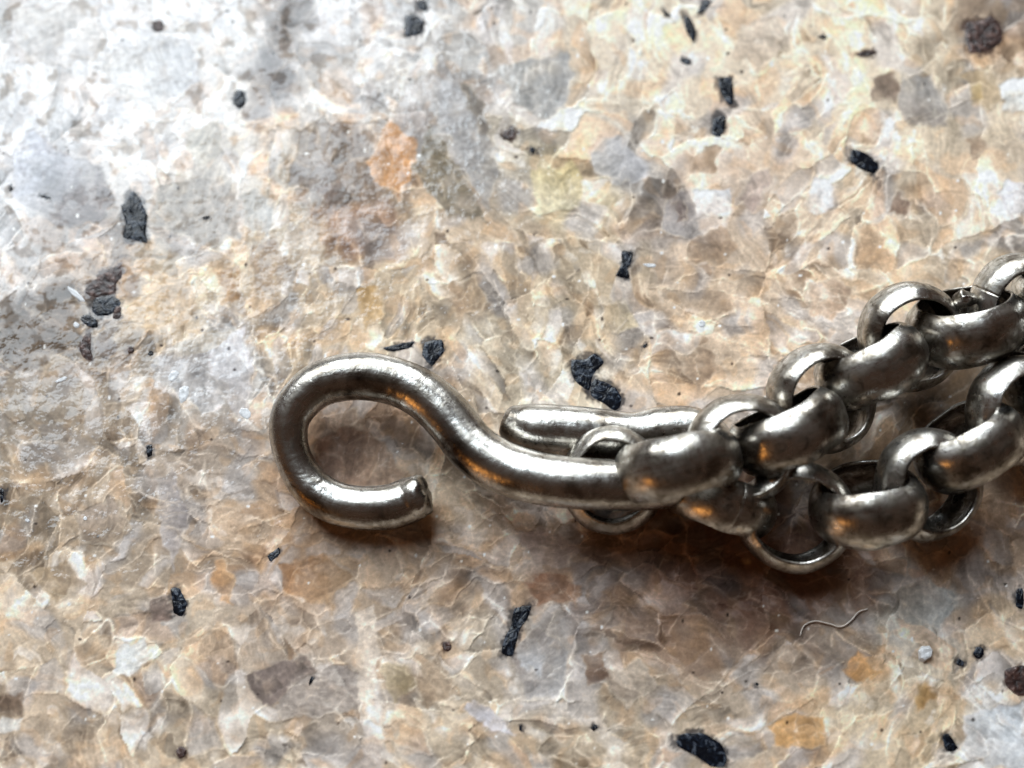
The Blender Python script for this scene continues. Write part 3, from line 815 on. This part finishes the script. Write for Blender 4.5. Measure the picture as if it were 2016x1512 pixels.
def near(px, py, z, rad):
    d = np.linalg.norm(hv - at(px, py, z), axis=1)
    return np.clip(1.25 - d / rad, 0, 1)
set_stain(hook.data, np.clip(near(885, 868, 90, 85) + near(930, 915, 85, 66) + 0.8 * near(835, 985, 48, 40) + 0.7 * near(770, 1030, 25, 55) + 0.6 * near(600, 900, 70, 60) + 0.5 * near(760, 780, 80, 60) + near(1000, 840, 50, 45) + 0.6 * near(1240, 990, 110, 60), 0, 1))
tag(hook, 'thick worn silver wire bent into an S-shaped hook, leading the chain', 'hook clasp')

# ------------------------------------------------------------------ chain links: rings stamped from sheet, half-round outside, hollow inside
def link_mesh(seed):
    rnd = random.Random(seed)
    R, w2, s, th = 105.0, 49.0, 23.0, 6.5
    prof = []
    nO, nI = 20, 14
    def sec(t, w, sag, r):                      # t -1..1 across the band
        q = math.sin(t * math.pi / 2)
        return (w * q, r - sag * abs(q) ** 2.7)
    for i in range(nO + 1):
        prof.append(sec(-1 + 2 * i / nO, w2, s, R))
    lip = prof[-1]
    prof.append((lip[0] + 0.4, lip[1] - 2.0)); prof.append((lip[0] - 0.8, lip[1] - 5.0))
    for i in range(nI + 1):
        prof.append(sec(1 - 2 * i / nI, w2 - 4.5, s - 2.0, R - th))
    prof.append((-lip[0] + 0.8, lip[1] - 5.0)); prof.append((-lip[0] - 0.4, lip[1] - 2.0))
    ph = [rnd.uniform(0, 6.28) for _ in range(12)]
    joint = rnd.uniform(0, 6.28)
    angs = sorted([2 * math.pi * k / 72 for k in range(72)] + [(joint + d) % (2 * math.pi) for d in (-0.03, -0.012, 0.0, 0.012, 0.03)])
    seg = len(angs)
    verts, faces, along, stain = [], [], [], []
    n = len(prof)
    for a in angs:
        oval = 1 + 0.022 * math.cos(2 * a + ph[0]) + 0.010 * math.cos(3 * a + ph[1]) + 0.005 * math.cos(5 * a + ph[4]) + 0.004 * math.cos(9 * a + ph[6])
        wid = 1 + 0.035 * math.cos(2 * a + ph[2]) + 0.02 * math.cos(3 * a + ph[5]) + 0.012 * math.cos(7 * a + ph[7])
        sh = 2.2 * math.sin(2 * a + ph[3]) + 0.8 * math.sin(5 * a + ph[8])
        dj = abs((a - joint + math.pi) % (2 * math.pi) - math.pi)
        cut = 2.6 if dj < 0.006 else (0.9 if dj < 0.02 else 0.0)          # the closed joint of the ring
        for i, (ax, r) in enumerate(prof):
            dent = 1.3 * math.sin(4 * a + ph[9] + ax * 0.05) * math.sin(ax * 0.06 + ph[10])
            rr = r * oval + dent - (cut if i <= nO else 0)
            verts.append((rr * math.cos(a) * K, rr * math.sin(a) * K, (ax * wid + sh) * K))
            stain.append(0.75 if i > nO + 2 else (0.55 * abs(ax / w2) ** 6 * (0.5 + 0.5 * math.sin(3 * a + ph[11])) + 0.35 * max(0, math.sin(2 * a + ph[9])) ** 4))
            along.append((abs(a - math.pi) * 100 * K, (ax + 60 + (150 if i > nO else 0)) * K, seed * 0.01))
    for k in range(seg):
        k2 = (k + 1) % seg
        for i in range(n):
            j = (i + 1) % n
            faces.append((k * n + i, k2 * n + i, k2 * n + j, k * n + j))
    me = bpy.data.meshes.new('link')
    me.from_pydata(verts, [], faces)
    me.materials.append(M_link)
    me.shade_smooth(); me.update()
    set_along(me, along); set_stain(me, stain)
    return me
LINKS = [link_mesh(s) for s in range(10)]

def place_link(i, parent, px, py, z, az, el, scale=1.0, roll=None, pinv=None):
    """ring centred at photo px,py and height z; az: run of the chain, el: elevation of the ring's axis"""
    p = at(px, py, z) * K
    a, e = math.radians(az), math.radians(el)
    d = Vector((math.cos(a), math.sin(a), 0)); nn = Vector((-math.sin(a), math.cos(a), 0))
    ax = (nn * math.cos(e) + Vector((0, 0, 1)) * math.sin(e)).normalized()
    y = ax.cross(d)
    rot = Matrix((d, y, ax)).transposed().to_4x4()
    r = Matrix.Rotation(random.Random(i * 31).uniform(0, 6.28) if roll is None else roll, 4, 'Z')
    o = bpy.data.objects.new('link', LINKS[i % len(LINKS)])
    col.objects.link(o)
    o.parent = parent
    o.matrix_parent_inverse = pinv
    o.matrix_basis = Matrix.Translation(Vector(p)) @ rot @ r @ Matrix.Scale(scale, 4)
    return o

def chain(name, label, links, seed):
    root = bpy.data.objects.new(name, None); col.objects.link(root)
    root.empty_display_size = 0.002
    p = at(links[0][0], links[0][1], 0) * K
    root.location = Vector(p)
    pinv = Matrix.Translation(-Vector(p))
    tag(root, label, 'chain', 'strands of the belcher chain')
    for i, l in enumerate(links):
        place_link(seed + i, root, *l, pinv=pinv)
    return root

UPPER = [ # photo x, y, z, azimuth, axis elevation, size
    (1334, 916, 150, 10, 15, 1.10), (1462, 884, 146, 20, 114, 1.0), (1550, 852, 128, 27, 19, 1.06), (1618, 784, 112, 34, 116, 1.0), (1714, 722, 114, 30, 21, 1.05),
    (1794, 662, 104, 18, 120, 1.0), (1904, 642, 106, 14, 36, 1.08), (2010, 606, 104, 20, 124, 1.0), (2100, 566, 106, 22, 34, 1.0), (2190, 522, 104, 24, 124, 1.0),
]
LOWER = [
    (1206, 946, 68, -14, 108, 0.96), (1418, 988, 68, -20, 14, 1.0), (1568, 1018, 84, -6, 112, 1.02), (1708, 994, 100, 12, 34, 1.06), (1826, 954, 98, 30, 118, 1.0),
    (1906, 878, 106, 34, 24, 1.05), (2004, 808, 102, 42, 120, 1.0), (2090, 742, 106, 42, 34, 1.05), (2156, 672, 102, 42, 124, 1.0),
]
upper = chain('chain', 'upper strand of tarnished silver chain, its first link gripping the hook wire', UPPER, 0)
chain('chain', 'lower strand of tarnished silver chain, dipping below the other strand', LOWER, 20)

# a lump of solder on the upper strand
def lump(px, py, z, r, seed, parent):
    rnd = random.Random(seed); nu, nv = 18, 12
    ph = [rnd.uniform(0, 6.28) for _ in range(6)]
    c = at(px, py, z); verts, faces = [], []
    for j in range(nv + 1):
        t = math.pi * j / nv
        for i in range(nu):
            p = 2 * math.pi * i / nu
            q = r * (1 + 0.16 * math.sin(3 * p + ph[0]) * math.sin(t) + 0.14 * math.sin(4 * t + 2 * p + ph[1]) + 0.08 * math.sin(7 * p + 5 * t + ph[2]))
            verts.append((c + np.array([q * math.sin(t) * math.cos(p) * 1.3, q * math.sin(t) * math.sin(p), q * math.cos(t)])) * K)
    for j in range(nv):
        for i in range(nu):
            i2 = (i + 1) % nu
            faces.append((j * nu + i, (j + 1) * nu + i, (j + 1) * nu + i2, j * nu + i2))
    o = mesh_obj('solder_lump', verts, faces, M_link, parent)
    o.matrix_parent_inverse = Matrix.Translation(-parent.location)
    return o
lump(1898, 590, 150, 17, 4, upper)

# ------------------------------------------------------------------ small things lying on the stone
fp = [list(at(x, y, z)) + [r] for x, y, z, r in [(1575, 1252, 1, 0.9), (1583, 1232, 3, 1.3), (1604, 1223, 4, 1.5), (1632, 1228, 4, 1.5), (1655, 1234, 3, 1.4), (1675, 1222, 4, 1.5), (1690, 1205, 4, 1.4), (1708, 1199, 2, 0.9)]]
fc = catmull(fp, 6)
fv, ff = sweep(fc[:, :3], fc[:, 3], 8)
tag(mesh_obj('fibre', fv * K, ff, M_fibre), 'thin pale wavy fibre lying on the granite below the chain', 'fibre')

crumb = fleck([(1806, 1282), (1814, 1271), (1830, 1270), (1838, 1280), (1834, 1297), (1818, 1306), (1808, 1300)], M_speck, 900, 8.0, 'crumb', None, False)
tag(crumb, 'tiny white angular crumb on the granite at lower right', 'crumb')
